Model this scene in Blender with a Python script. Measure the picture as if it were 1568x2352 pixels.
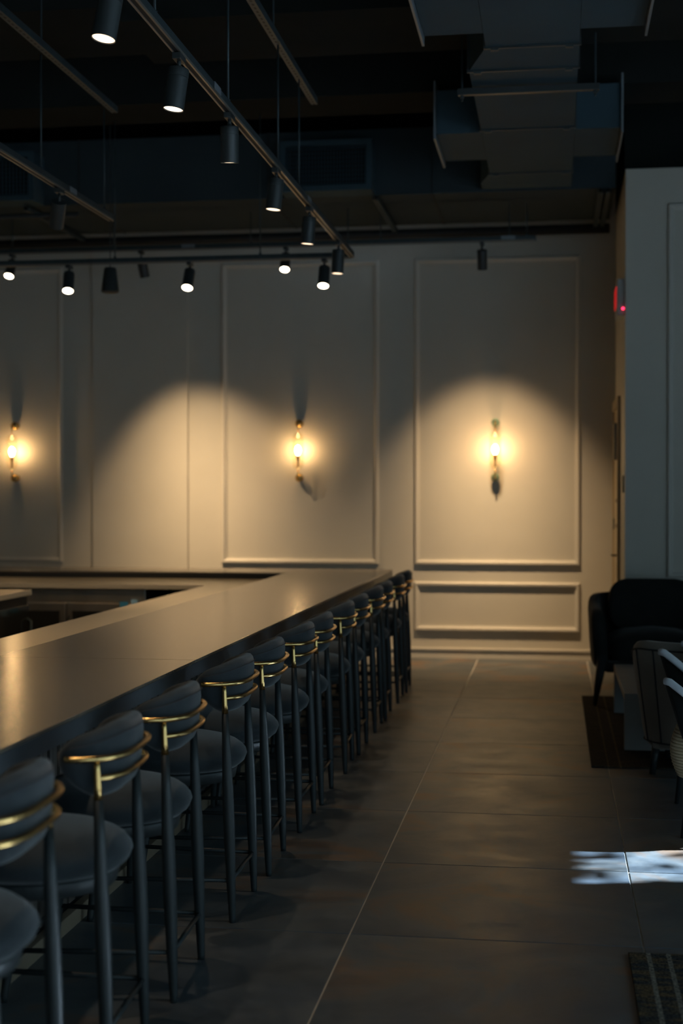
import bpy, bmesh, math, random
from mathutils import Vector, Matrix, Euler
PI = math.pi
R = math.radians
rnd = random.Random(7)
for o in list(bpy.data.objects):
    bpy.data.objects.remove(o)
sc = bpy.context.scene
COL = sc.collection

# ------------------------------------------------------------------ camera
cam_d = bpy.data.cameras.new('camera')
cam = bpy.data.objects.new('camera', cam_d); COL.objects.link(cam)
cam.location = (0, 0, 1.57)
cam.rotation_euler = (R(90 - 0.684), 0, R(8.51))
cam_d.sensor_fit = 'VERTICAL'; cam_d.sensor_height = 36; cam_d.sensor_width = 24
cam_d.lens = 50
cam_d.clip_start = 0.05
cam_d.dof.use_dof = True
cam_d.dof.focus_distance = 5.9
cam_d.dof.aperture_fstop = 2.0
sc.camera = cam

# ------------------------------------------------------------------ daylight
W = bpy.data.worlds.new('world'); sc.world = W; W.use_nodes = True
bg = W.node_tree.nodes['Background']
bg.inputs[0].default_value = (0.38, 0.57, 0.69, 1)
bg.inputs[1].default_value = 3.1

sun_d = bpy.data.lights.new('sun', 'SUN'); sun = bpy.data.objects.new('sun', sun_d); COL.objects.link(sun)
sun_d.energy = 62; sun_d.angle = R(0.53); sun_d.color = (0.68, 0.83, 1.0)
SUN_EL = R(31.0)
SUN = Vector((math.cos(SUN_EL) * 0.976, math.cos(SUN_EL) * 0.216, math.sin(SUN_EL)))
sun.rotation_euler = SUN.to_track_quat('Z', 'Y').to_euler()
sun.location = (9, 9, 6)

def portal(name, loc, rot, sx, sy):
    d = bpy.data.lights.new(name, 'AREA'); d.shape = 'RECTANGLE'; d.size = sx; d.size_y = sy
    d.cycles.is_portal = True
    o = bpy.data.objects.new(name, d); o.location = loc; o.rotation_euler = rot; COL.objects.link(o)
# window openings: right wall X=5, back wall Y=-2.5
portal('portal_right', (5.08, 1.55, 1.95), (0, R(90), 0), 3.1, 6.9)
portal('portal_slot', (5.08, 7.33, 1.8), (0, R(90), 0), 3.1, 0.94)
portal('portal_rear', (3.1, -2.58, 1.95), (R(90), 0, 0), 3.0, 3.1)

vs = sc.view_settings
vs.view_transform = 'Standard'; vs.look = 'None'; vs.gamma = 1; vs.use_curve_mapping = False
vs.exposure = 0.0

WARM = (1.0, 0.66, 0.34)
WARM2 = (1.0, 0.68, 0.37)

# ------------------------------------------------------------------ materials
def mat(name, col, rough=0.5, metal=0.0, noise=0.0, nscale=8.0, col2=None, bump=0.0, bscale=60.0, emit=None, estr=0.0,
        sheen=0.0, spec=0.5, nstretch=(1, 1, 1), rvar=0.0, detail=6):
    m = bpy.data.materials.new(name); m.use_nodes = True
    nt = m.node_tree; b = nt.nodes['Principled BSDF']
    b.inputs['Base Color'].default_value = (*col, 1)
    b.inputs['Roughness'].default_value = rough
    b.inputs['Metallic'].default_value = metal
    b.inputs['Specular IOR Level'].default_value = spec
    if sheen:
        b.inputs['Sheen Weight'].default_value = sheen
        b.inputs['Sheen Roughness'].default_value = 0.4
    geo = nt.nodes.new('ShaderNodeTexCoord')
    mp = nt.nodes.new('ShaderNodeMapping'); mp.inputs['Scale'].default_value = nstretch
    nt.links.new(geo.outputs['Object'], mp.inputs[0])
    if noise or col2 or rvar:
        n = nt.nodes.new('ShaderNodeTexNoise'); n.inputs['Scale'].default_value = nscale
        n.inputs['Detail'].default_value = detail
        nt.links.new(mp.outputs[0], n.inputs['Vector'])
        if col2 is None:
            col2 = tuple(c * (1 + noise) for c in col)
        r = nt.nodes.new('ShaderNodeValToRGB')
        r.color_ramp.elements[0].position = 0.35; r.color_ramp.elements[1].position = 0.65
        r.color_ramp.elements[0].color = (*col, 1); r.color_ramp.elements[1].color = (*col2, 1)
        nt.links.new(n.outputs[0], r.inputs[0]); nt.links.new(r.outputs[0], b.inputs['Base Color'])
        if rvar:
            mr = nt.nodes.new('ShaderNodeMapRange')
            mr.inputs['To Min'].default_value = rough - rvar; mr.inputs['To Max'].default_value = rough + rvar
            nt.links.new(n.outputs[0], mr.inputs[0]); nt.links.new(mr.outputs[0], b.inputs['Roughness'])
    if bump:
        n2 = nt.nodes.new('ShaderNodeTexNoise'); n2.inputs['Scale'].default_value = bscale
        n2.inputs['Detail'].default_value = 4
        nt.links.new(mp.outputs[0], n2.inputs['Vector'])
        bp = nt.nodes.new('ShaderNodeBump'); bp.inputs['Strength'].default_value = bump
        bp.inputs['Distance'].default_value = 0.01
        nt.links.new(n2.outputs[0], bp.inputs['Height']); nt.links.new(bp.outputs[0], b.inputs['Normal'])
    if emit:
        b.inputs['Emission Color'].default_value = (*emit, 1)
        b.inputs['Emission Strength'].default_value = estr
    return m

def tile_mat():
    m = bpy.data.materials.new('slate_tile'); m.use_nodes = True
    nt = m.node_tree; b = nt.nodes['Principled BSDF']; L = nt.links
    geo = nt.nodes.new('ShaderNodeNewGeometry'); oi = nt.nodes.new('ShaderNodeObjectInfo')
    off = nt.nodes.new('ShaderNodeVectorMath'); off.operation = 'SCALE'; off.inputs['Scale'].default_value = 17.0
    cmb = nt.nodes.new('ShaderNodeCombineXYZ')
    L.new(oi.outputs['Random'], cmb.inputs[0]); L.new(oi.outputs['Random'], cmb.inputs[1]); L.new(cmb.outputs[0], off.inputs[0])
    add = nt.nodes.new('ShaderNodeVectorMath'); L.new(geo.outputs['Position'], add.inputs[0]); L.new(off.outputs[0], add.inputs[1])
    n1 = nt.nodes.new('ShaderNodeTexNoise'); n1.inputs['Scale'].default_value = 1.7; n1.inputs['Detail'].default_value = 7
    n1.inputs['Roughness'].default_value = 0.62; n1.inputs['Distortion'].default_value = 0.7
    n2 = nt.nodes.new('ShaderNodeTexNoise'); n2.inputs['Scale'].default_value = 4.2; n2.inputs['Detail'].default_value = 8
    n2.inputs['Roughness'].default_value = 0.7
    L.new(add.outputs[0], n1.inputs['Vector']); L.new(add.outputs[0], n2.inputs['Vector'])
    r1 = nt.nodes.new('ShaderNodeValToRGB'); e = r1.color_ramp.elements
    e[0].position = 0.38; e[0].color = (0.056, 0.070, 0.084, 1); e[1].position = 0.66; e[1].color = (0.158, 0.096, 0.060, 1)
    x = e.new(0.54); x.color = (0.096, 0.103, 0.105, 1)
    L.new(n1.outputs[0], r1.inputs[0])
    r2 = nt.nodes.new('ShaderNodeValToRGB'); e = r2.color_ramp.elements
    e[0].position = 0.3; e[0].color = (0.62, 0.62, 0.62, 1); e[1].position = 0.72; e[1].color = (1.4, 1.4, 1.4, 1)
    L.new(n2.outputs[0], r2.inputs[0])
    mx = nt.nodes.new('ShaderNodeMix'); mx.data_type = 'RGBA'; mx.blend_type = 'MULTIPLY'; mx.inputs[0].default_value = 1
    L.new(r1.outputs[0], mx.inputs[6]); L.new(r2.outputs[0], mx.inputs[7]); L.new(mx.outputs[2], b.inputs['Base Color'])
    mr = nt.nodes.new('ShaderNodeMapRange'); mr.inputs['From Min'].default_value = 0.3; mr.inputs['From Max'].default_value = 0.7
    mr.inputs['To Min'].default_value = 0.34; mr.inputs['To Max'].default_value = 0.52
    L.new(n2.outputs[0], mr.inputs[0]); L.new(mr.outputs[0], b.inputs['Roughness'])
    bp = nt.nodes.new('ShaderNodeBump'); bp.inputs['Strength'].default_value = 0.12; bp.inputs['Distance'].default_value = 0.01
    L.new(n2.outputs[0], bp.inputs['Height']); L.new(bp.outputs[0], b.inputs['Normal'])
    return m

def rug_mat(name, c_field, c_a, c_b, edge, ends):
    """flat woven carpet: speckled field with thin lengthwise stripes near its left edge (object X = distance from edge)."""
    m = bpy.data.materials.new(name); m.use_nodes = True
    nt = m.node_tree; b = nt.nodes['Principled BSDF']; L = nt.links
    b.inputs['Roughness'].default_value = 0.95; b.inputs['Specular IOR Level'].default_value = 0.1
    tc = nt.nodes.new('ShaderNodeTexCoord')
    sx = nt.nodes.new('ShaderNodeSeparateXYZ'); L.new(tc.outputs['Object'], sx.inputs[0])
    n = nt.nodes.new('ShaderNodeTexNoise'); n.inputs['Scale'].default_value = 110; n.inputs['Detail'].default_value = 3
    L.new(tc.outputs['Object'], n.inputs['Vector'])
    n3 = nt.nodes.new('ShaderNodeTexNoise'); n3.inputs['Scale'].default_value = 9; n3.inputs['Detail'].default_value = 6
    mp = nt.nodes.new('ShaderNodeMapping'); mp.inputs['Scale'].default_value = (1, 3.2, 1)
    L.new(tc.outputs['Object'], mp.inputs[0]); L.new(mp.outputs[0], n3.inputs['Vector'])
    r0 = nt.nodes.new('ShaderNodeValToRGB'); e = r0.color_ramp.elements
    e[0].position = 0.42; e[0].color = (*c_field, 1); e[1].position = 0.6; e[1].color = (*c_a, 1)
    L.new(n3.outputs[0], r0.inputs[0])
    ramp = nt.nodes.new('ShaderNodeValToRGB'); ramp.color_ramp.interpolation = 'CONSTANT'
    e = ramp.color_ramp.elements; e[0].position = 0; e[0].color = (0, 0, 0, 1); e[1].position = 0.05; e[1].color = (0, 0, 0, 1)
    for p, v in edge:
        k = e.new(p); k.color = (v, v, v, 1)
    L.new(sx.outputs[0], ramp.inputs[0])
    mx = nt.nodes.new('ShaderNodeMix'); mx.data_type = 'RGBA'
    L.new(ramp.outputs[0], mx.inputs[0]); L.new(r0.outputs[0], mx.inputs[6]); mx.inputs[7].default_value = (*c_b, 1)
    sp = nt.nodes.new('ShaderNodeValToRGB'); e = sp.color_ramp.elements
    e[0].position = 0.38; e[0].color = (0.35, 0.35, 0.38, 1); e[1].position = 0.62; e[1].color = (1.6, 1.5, 1.4, 1)
    L.new(n.outputs[0], sp.inputs[0])
    m2 = nt.nodes.new('ShaderNodeMix'); m2.data_type = 'RGBA'; m2.blend_type = 'MULTIPLY'; m2.inputs[0].default_value = 1
    L.new(mx.outputs[2], m2.inputs[6]); L.new(sp.outputs[0], m2.inputs[7]); L.new(m2.outputs[2], b.inputs['Base Color'])
    bp = nt.nodes.new('ShaderNodeBump'); bp.inputs['Strength'].default_value = 0.6; bp.inputs['Distance'].default_value = 0.004
    L.new(n.outputs[0], bp.inputs['Height']); L.new(bp.outputs[0], b.inputs['Normal'])
    return m

def glass_mat(name, tint=(1, 1, 1), k=0.12):
    m = bpy.data.materials.new(name); m.use_nodes = True
    nt = m.node_tree; nt.nodes.remove(nt.nodes['Principled BSDF'])
    out = nt.nodes['Material Output']
    t = nt.nodes.new('ShaderNodeBsdfTransparent'); t.inputs[0].default_value = (*tint, 1)
    g = nt.nodes.new('ShaderNodeBsdfGlossy'); g.inputs['Roughness'].default_value = 0.03
    fr = nt.nodes.new('ShaderNodeLayerWeight'); fr.inputs[0].default_value = 0.25
    mr = nt.nodes.new('ShaderNodeMapRange'); mr.inputs['To Min'].default_value = 0.03; mr.inputs['To Max'].default_value = k * 5
    nt.links.new(fr.outputs['Facing'], mr.inputs[0])
    mx = nt.nodes.new('ShaderNodeMixShader'); nt.links.new(mr.outputs[0], mx.inputs[0])
    nt.links.new(t.outputs[0], mx.inputs[1]); nt.links.new(g.outputs[0], mx.inputs[2]); nt.links.new(mx.outputs[0], out.inputs[0])
    return m

M = dict(
    wall=mat('greige_wall_paint', (0.46, 0.435, 0.375), 0.62, noise=0.04, nscale=3, bump=0.04, bscale=180),
    trim=mat('greige_trim_paint', (0.50, 0.475, 0.42), 0.5),
    ceil=mat('black_ceiling_paint', (0.012, 0.015, 0.014), 0.9, spec=.05, noise=0.3, nscale=2),
    beam=mat('charcoal_beam_paint', (0.016, 0.018, 0.017), 0.9, spec=.05, noise=0.2, nscale=2),
    duct=mat('dull_duct_metal', (0.036, 0.064, 0.080), 0.7, metal=0.0, spec=.12, noise=0.12, nscale=3, bump=0.03, bscale=40),
    ductd=mat('dark_painted_duct', (0.030, 0.042, 0.048), 0.75, spec=.12, noise=0.15, nscale=2),
    flange=mat('duct_flange_metal', (0.20, 0.23, 0.25), 0.45, metal=0.5),
    steel=mat('grey_strut_metal', (0.030, 0.045, 0.050), 0.5, metal=0.4, noise=0.3, nscale=30),
    railm=mat('track_lip_metal', (0.22, 0.19, 0.16), 0.4, metal=0.6),
    black=mat('black_powder_coat', (0.022, 0.028, 0.029), 0.45),
    blackm=mat('matte_black', (0.012, 0.013, 0.013), 0.7),
    grout=mat('pale_grout', (0.50, 0.48, 0.44), 0.8, noise=0.25, nscale=6),
    tile=tile_mat(),
    counter=mat('brown_stone_worktop', (0.125, 0.105, 0.080), 0.21, noise=0.25, nscale=140, bump=0.02, bscale=220, detail=3, rvar=0.02, spec=0.75),
    counter2=mat('tan_stone_shelf', (0.50, 0.42, 0.30), 0.24, noise=0.1, nscale=140, spec=0.6),
    fascia=mat('dark_stone_fascia', (0.055, 0.062, 0.068), 0.45, noise=0.2, nscale=10),
    wood=mat('dark_fluted_wood', (0.055, 0.045, 0.038), 0.55, noise=0.9, nscale=9, nstretch=(6, 6, 0.5)),
    plinth=mat('stone_kick_plinth', (0.19, 0.145, 0.10), 0.5, noise=0.15, nscale=6),
    leg=mat('blackened_wood_leg', (0.016, 0.020, 0.021), 0.48, spec=.38, noise=0.35, nscale=20, nstretch=(5, 5, .6)),
    brass=mat('brushed_brass', (0.62, 0.40, 0.15), 0.26, metal=1.0, rvar=0.04, nscale=40),
    velvet=mat('charcoal_velvet', (0.018, 0.023, 0.026), 0.85, noise=0.5, nscale=9, sheen=0.25, bump=0.25, bscale=400, spec=0.2),
    pipingm=mat('dark_seam', (0.02, 0.021, 0.024), 0.8),
    blackfab=mat('black_upholstery', (0.012, 0.013, 0.012), 0.9, noise=0.3, nscale=9, sheen=0.1, spec=0.15, bump=0.1, bscale=300),
    cream=mat('taupe_upholstery', (0.20, 0.175, 0.145), 0.85, noise=0.15, nscale=6, sheen=0.3, spec=0.2, bump=0.15, bscale=300),
    bluefab=mat('pale_grey_upholstery', (0.46, 0.48, 0.52), 0.8, noise=0.2, nscale=12, sheen=0.4, spec=0.2),
    woven=mat('cream_woven', (0.46, 0.38, 0.25), 0.85, noise=0.2, nscale=30),
    concrete=mat('grey_concrete', (0.20, 0.20, 0.195), 0.55, noise=0.18, nscale=5, bump=0.05, bscale=60),
    stainless=mat('stainless_steel', (0.50, 0.44, 0.36), 0.36, metal=1.0, noise=0.25, nscale=4, rvar=0.05),
    dkglass=mat('dark_glass_pane', (0.02, 0.02, 0.018), 0.1, spec=0.7),
    blue=mat('blue_sticker', (0.05, 0.30, 0.52), 0.6), ltblue=mat('pale_blue_sticker', (0.35, 0.62, 0.85), 0.6),
    rack=mat('grey_green_rack_plastic', (0.22, 0.25, 0.18), 0.6, noise=0.5, nscale=20),
    white=mat('white_plastic', (0.42, 0.44, 0.44), 0.5),
    red=mat('red_lettering', (0.6, 0.02, 0.02), 0.5, emit=(1, 0.03, 0.03), estr=0.35),
    led=mat('red_indicator', (0.8, 0.02, 0.04), 0.4, emit=(1, 0.02, 0.07), estr=9),
    led2=mat('amber_indicator', (0.8, 0.3, 0.2), 0.4, emit=(1, 0.35, 0.2), estr=1.2),
    lens=mat('lit_lamp_lens', (1, .9, .8), 0.4, emit=(1.0, 0.74, 0.50), estr=2.6),
    lens2=mat('bright_lit_lamp_lens', (1, .95, .85), 0.4, emit=(1.0, 0.84, 0.60), estr=14),
    lenso=mat('lamp_lens_from_behind', (0.3, .3, .3), 0.3, emit=(1.0, 0.8, 0.55), estr=3),
    bulb=mat('glowing_bulb', (1, .8, .5), 0.4, emit=(1.0, 0.66, 0.32), estr=135),
    bulb_glint=mat('painted_bulb_glint', (1, .8, .5), 0.4, emit=(1.0, 0.74, 0.40), estr=2.2),
    gball=mat('green_glazed_ball', (0.10, 0.15, 0.11), 0.15, noise=0.8, nscale=25),
    glass=glass_mat('clear_glass', (0.99, 0.97, 0.93)), pane=glass_mat('window_glass', (0.93, 0.96, 0.97), 0.08),
    tinted=glass_mat('lamp_tube_glass', (0.98, 0.93, 0.84), 0.10),
    bark=mat('bark', (0.09, 0.07, 0.05), 0.9), leaf=mat('green_leaf', (0.05, 0.10, 0.03), 0.6),
    frame=mat('black_window_frame', (0.02, 0.02, 0.02), 0.5),
    doorm=mat('tan_door_paint', (0.36, 0.29, 0.19), 0.5, noise=0.1, nscale=3),
    ground=mat('pale_pavement', (0.22, 0.23, 0.24), 0.9),
    rug1=rug_mat('dark_striped_rug', (0.030, 0.027, 0.022), (0.050, 0.040, 0.026), (0.105, 0.080, 0.045),
                 [(0.09, 1), (0.10, 0), (0.16, 1), (0.17, 0), (0.52, 1), (0.53, 0)], 0),
    rug2=rug_mat('blue_grey_striped_rug', (0.035, 0.040, 0.045), (0.115, 0.082, 0.045), (0.20, 0.18, 0.15),
                 [(0.055, 1), (0.072, 0), (0.125, 1), (0.139, 0), (0.30, .5), (0.31, 0)], 0),
)

# ------------------------------------------------------------------ helpers
def bm_obj(name, bm, m, parent=None, smooth=False, loc=None):
    me = bpy.data.meshes.new(name); bm.normal_update(); bm.to_mesh(me); bm.free()
    me.materials.append(M[m] if isinstance(m, str) else m)
    if smooth:
        for p in me.polygons: p.use_smooth = True
    o = bpy.data.objects.new(name, me); COL.objects.link(o)
    if parent: o.parent = parent
    if loc: o.location = loc
    return o

def sharp(o, ang=35):
    me = o.data
    bm = bmesh.new(); bm.from_mesh(me)
    for e in bm.edges:
        if len(e.link_faces) == 2 and e.calc_face_angle(0) > R(ang): e.smooth = False
    bm.to_mesh(me); bm.free()
    return o

def tag(o, label=None, cat=None, group=None, kind=None):
    if label: o['label'] = label
    if cat: o['category'] = cat
    if group: o['group'] = group
    if kind: o['kind'] = kind
    return o

def empty(name, loc=(0, 0, 0), rz=0, parent=None):
    o = bpy.data.objects.new(name, None); o.empty_display_size = 0.1
    o.location = loc; o.rotation_euler = (0, 0, rz); COL.objects.link(o)
    if parent: o.parent = parent
    return o

def box(bm, x0, x1, y0, y1, z0, z1, bev=0.0, mtx=None):
    r = bmesh.ops.create_cube(bm, size=1)
    vs_ = r['verts']
    for v in vs_:
        v.co = Vector(((x0 + x1) / 2 + v.co.x * (x1 - x0), (y0 + y1) / 2 + v.co.y * (y1 - y0), (z0 + z1) / 2 + v.co.z * (z1 - z0)))
    if mtx is not None:
        for v in vs_: v.co = mtx @ v.co
    if bev:
        es = list({e for v in vs_ for e in v.link_edges})
        bmesh.ops.bevel(bm, geom=es, offset=bev, segments=2, affect='EDGES', profile=0.6)

def B(name, x0, x1, y0, y1, z0, z1, m, parent=None, bev=0.0):
    bm = bmesh.new(); box(bm, x0, x1, y0, y1, z0, z1, bev)
    return bm_obj(name, bm, m, parent)

def frames(pts, closed=False):
    n = len(pts); T = []
    for i in range(n):
        a = pts[i - 1] if (i > 0 or closed) else pts[i]
        b = pts[(i + 1) % n] if (i < n - 1 or closed) else pts[i]
        T.append((b - a).normalized())
    up = Vector((0, 0, 1)) if abs(T[0].z) < 0.9 else Vector((1, 0, 0))
    N = [(up - T[0] * up.dot(T[0])).normalized()]
    for i in range(1, n):
        v = N[-1] - T[i] * N[-1].dot(T[i])
        N.append(v.normalized() if v.length > 1e-6 else N[-1])
    return T, N, [T[i].cross(N[i]) for i in range(n)]

def tube(bm, pts, rad, seg=10, caps=True):
    pts = [Vector(p) for p in pts]
    if not hasattr(rad, '__len__'): rad = [rad] * len(pts)
    T, N, Bn = frames(pts)
    rings = []
    for p, n, b, r in zip(pts, N, Bn, rad):
        rings.append([bm.verts.new(p + (n * math.cos(2 * PI * k / seg) + b * math.sin(2 * PI * k / seg)) * r) for k in range(seg)])
    for a, b in zip(rings[:-1], rings[1:]):
        for k in range(seg):
            bm.faces.new((a[k], a[(k + 1) % seg], b[(k + 1) % seg], b[k]))
    if caps:
        bm.faces.new(list(reversed(rings[0]))); bm.faces.new(rings[-1])

def lathe(bm, prof, seg=20, mtx=None, cap0=True, cap1=True):
    rings = []
    for r, z in prof:
        ring = [Vector((r * math.cos(2 * PI * k / seg), r * math.sin(2 * PI * k / seg), z)) for k in range(seg)]
        if mtx is not None: ring = [mtx @ v for v in ring]
        rings.append([bm.verts.new(v) for v in ring])
    for a, b in zip(rings[:-1], rings[1:]):
        for k in range(seg):
            bm.faces.new((a[k], a[(k + 1) % seg], b[(k + 1) % seg], b[k]))
    if cap0: bm.faces.new(list(reversed(rings[0])))
    if cap1: bm.faces.new(rings[-1])

def ball(bm, c, r, seg=14, sz=1.0):
    mt = Matrix.Translation(Vector(c)) @ Matrix.Diagonal((1, 1, sz, 1))
    bmesh.ops.create_uvsphere(bm, u_segments=seg, v_segments=seg // 2 + 2, radius=r, matrix=mt)

def copy_tree(o, parent=None):
    c = o.copy(); COL.objects.link(c); c.parent = parent
    for ch in o.children: copy_tree(ch, c)
    return c

def spow(v, p): return math.copysign(abs(v) ** p, v)

def rail_frame(bm, x0, x1, z0, z1, y, w=0.05, d=0.03, sgn=-1):
    """mitred picture-frame moulding on a wall plane at y, stepping out in the sgn*Y direction"""
    prof = [(0, 0), (0, d * .55), (w * .25, d), (w * .6, d * .95), (w * .75, d * .45), (w, d * .35), (w, 0)]
    loops = []
    for off, dep in prof:
        loops.append([bm.verts.new((x, y + sgn * dep, z)) for x, z in
                      ((x0 + off, z0 + off), (x1 - off, z0 + off), (x1 - off, z1 - off), (x0 + off, z1 - off))])
    for a, b in zip(loops[:-1], loops[1:]):
        for k in range(4):
            f = (a[k], a[(k + 1) % 4], b[(k + 1) % 4], b[k])
            bm.faces.new(f if sgn < 0 else tuple(reversed(f)))

# ------------------------------------------------------------------ structure
YW = 13.68; XL = -7.2; XR = 5.0; YB = -2.5; ZC = 4.95
floor = tag(B('floor', XL, XR, YB, YW + .2, -0.12, -0.004, 'grout'), kind='structure')
xs = [-0.7216 + 1.03 * k for k in range(-7, 7)]; ys = [5.02 + 1.0 * k for k in range(-7, 10)]
proto = {}
for i in range(len(xs) - 1):
    for j in range(len(ys) - 1):
        x0, x1, y0, y1 = max(xs[i], XL), min(xs[i + 1], XR), max(ys[j], YB), min(ys[j + 1], YW)
        if x1 - x0 < 0.05 or y1 - y0 < 0.05: continue
        w, h = round(x1 - x0, 3), round(y1 - y0, 3)
        if (w, h) not in proto:
            bm = bmesh.new(); g = 0.0036
            box(bm, -w / 2 + g, w / 2 - g, -h / 2 + g, h / 2 - g, -0.02, 0.0, 0.0012)
            t = bm_obj('floor_tile', bm, 'tile', floor); proto[(w, h)] = t
        else:
            t = proto[(w, h)].copy(); COL.objects.link(t)
        t.location = ((x0 + x1) / 2, (y0 + y1) / 2, 0)

tag(B('ceiling', XL, XR, YB, YW + .2, ZC, ZC + .15, 'ceil'), kind='structure')
for n, (y0, y1, x0, x1, z0) in enumerate([(8.05, 8.95, -7.2, -2.62, 4.42), (8.3, 9.15, -2.62, 5.0, 4.42), (10.35, 10.9, -7.2, 5.0, 4.50),
                                          (5.6, 6.2, -7.2, 5.0, 4.42), (2.6, 3.2, -7.2, 5.0, 4.42)]):
    tag(B('trim_%d' % (20 + n), x0, x1, y0, y1, z0, ZC, 'beam'), kind='structure')

wb = tag(B('wall_back', XL, 0.567, YW, YW + .2, 0, ZC, 'wall'), kind='structure')
B('pilaster_board', -4.55, -3.575, YW - .034, YW, 0, 4.3, 'wall', wb, 0.003)
tag(B('wall_left', XL - .2, XL, YB, YW + .2, 0, ZC, 'wall'), kind='structure')
# projecting block on the right (its face looks at the camera, its side faces left)
tag(B('wall_block', 0.567, XR, 11.77, YW + .2, 0, 4.21, 'wall'), kind='structure')
tag(B('wall_block_header', 0.567, XR, 11.95, YW + .2, 4.21, ZC, 'ceil'), kind='structure')

def wall_with_holes(name, axis, at, th, a0, a1, holes, z1=ZC):
    bm = bmesh.new()
    def seg(s0, s1, q0, q1):
        if s1 - s0 < 1e-4 or q1 - q0 < 1e-4: return
        if axis == 'x': box(bm, at, at + th, s0, s1, q0, q1)
        else: box(bm, s0, s1, at, at + th, q0, q1)
    cur = a0
    for h0, h1, q0, q1 in holes:
        seg(cur, h0, 0, z1); seg(h0, h1, 0, q0); seg(h0, h1, q1, z1); cur = h1
    seg(cur, a1, 0, z1)
    return tag(bm_obj(name, bm, 'wall'), kind='structure')
HZ0, HZ1 = 0.40, 3.50
wall_with_holes('wall_right', 'x', XR, 0.2, YB, YW + .2, [(-1.9, 5.0, HZ0, HZ1), (6.86, 7.80, 0.25, 3.13)])
wall_with_holes('wall_rear', 'y', YB - 0.2, 0.2, XL, XR, [(1.6, 4.6, HZ0, HZ1)])

def window(n, axis, at, a0, a1, z0, z1, bars):
    w = empty('window_%d' % n); tag(w, kind='structure')
    bm = bmesh.new(); f = 0.05
    def bx(s0, s1, q0, q1, t0=0.06, t1=0.12):
        if axis == 'x': box(bm, at + t0, at + t1, s0, s1, q0, q1)
        else: box(bm, s0, s1, at - t1, at - t0, q0, q1)
    bx(a0, a0 + f, z0, z1); bx(a1 - f, a1, z0, z1); bx(a0 + f, a1 - f, z0, z0 + f); bx(a0 + f, a1 - f, z1 - f, z1)
    for k in range(1, bars + 1):
        c = a0 + (a1 - a0) * k / (bars + 1); bx(c - .02, c + .02, z0 + f, z1 - f)
    bm_obj('window_frame', bm, 'frame', w)
    bm = bmesh.new(); bx(a0 + f, a1 - f, z0 + f, z1 - f, 0.085, 0.091)
    bm_obj('window_pane', bm, 'pane', w)
window(1, 'x', XR, -1.9, 5.0, HZ0, HZ1, 3)
window(2, 'x', XR, 6.86, 7.80, 0.25, 3.13, 0)
window(3, 'y', YB, 1.6, 4.6, HZ0, HZ1, 3)

# mouldings
def trim(n, x0, x1, z0, z1, y=YW, w=0.05, d=0.034):
    bm = bmesh.new(); rail_frame(bm, x0, x1, z0, z1, y, w, d)
    tag(bm_obj('trim_%d' % n, bm, 'trim'), kind='structure')
panels = [(-1.334, 0.241), (-3.236, -1.681), (-6.75, -4.866)]
for k, (a, b) in enumerate(panels):
    trim(1 + k, a, b, 0.90, 3.84); trim(5 + k, a, b, 0.265, 0.735)
trim(9, 0.90, 2.6, 0.905, 3.92, 11.77); trim(10, 0.90, 2.6, 0.265, 0.735, 11.77)
trim(11, 3.0, 4.7, 0.905, 3.92, 11.77)

def baseboard(name, x0, x1, y):
    bm = bmesh.new()
    box(bm, x0, x1, y - 0.018, y, 0, 0.075); box(bm, x0, x1, y - 0.03, y, 0.075, 0.10, 0.006)
    tag(bm_obj(name, bm, 'trim'), kind='structure')
baseboard('baseboard_back', XL, 0.567, YW); baseboard('baseboard_block', 0.567, XR, 11.77)

# door on the return face of the block
d1 = tag(empty('door_1', (0.567, 0, 0)), kind='structure')
B('door_leaf', -0.012, 0.0, 12.62, 13.52, 0.01, 2.35, 'doorm', d1, 0.002)
bm = bmesh.new()
box(bm, -0.03, 0, 12.54, 12.62, 0, 2.43); box(bm, -0.03, 0, 13.52, 13.60, 0, 2.43); box(bm, -0.03, 0, 12.62, 13.52, 2.35, 2.43)
bm_obj('door_casing', bm, 'doorm', d1)
bm = bmesh.new(); box(bm, -0.05, -0.012, 12.66, 12.84, 1.88, 2.2, .005); bm_obj('door_closer', bm, 'steel', d1)
hd = B('door_handle_plate', -0.022, -0.012, 12.68, 12.74, 0.92, 1.16, 'black', d1, .003)
bm = bmesh.new(); tube(bm, [(-0.02, 12.71, 1.04), (-0.06, 12.71, 1.04), (-0.065, 12.74, 1.04), (-0.065, 12.84, 1.04)], 0.009, 8)
bm_obj('door_lever', bm, 'black', hd, True)
for z in (1.52, 1.30):
    bm = bmesh.new(); lathe(bm, [(0.028, 0), (0.024, 0.014), (0.012, 0.022)], 14, Matrix.Translation((-0.012, 12.71, z)) @ Matrix.Rotation(-PI / 2, 4, 'Y'))
    bm_obj('door_lock', bm, 'black', d1, True)
for z in (0.35, 1.25, 2.1):
    B('door_hinge', -0.024, -0.01, 13.50, 13.54, z, z + 0.1, 'steel', d1, .002)

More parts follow.
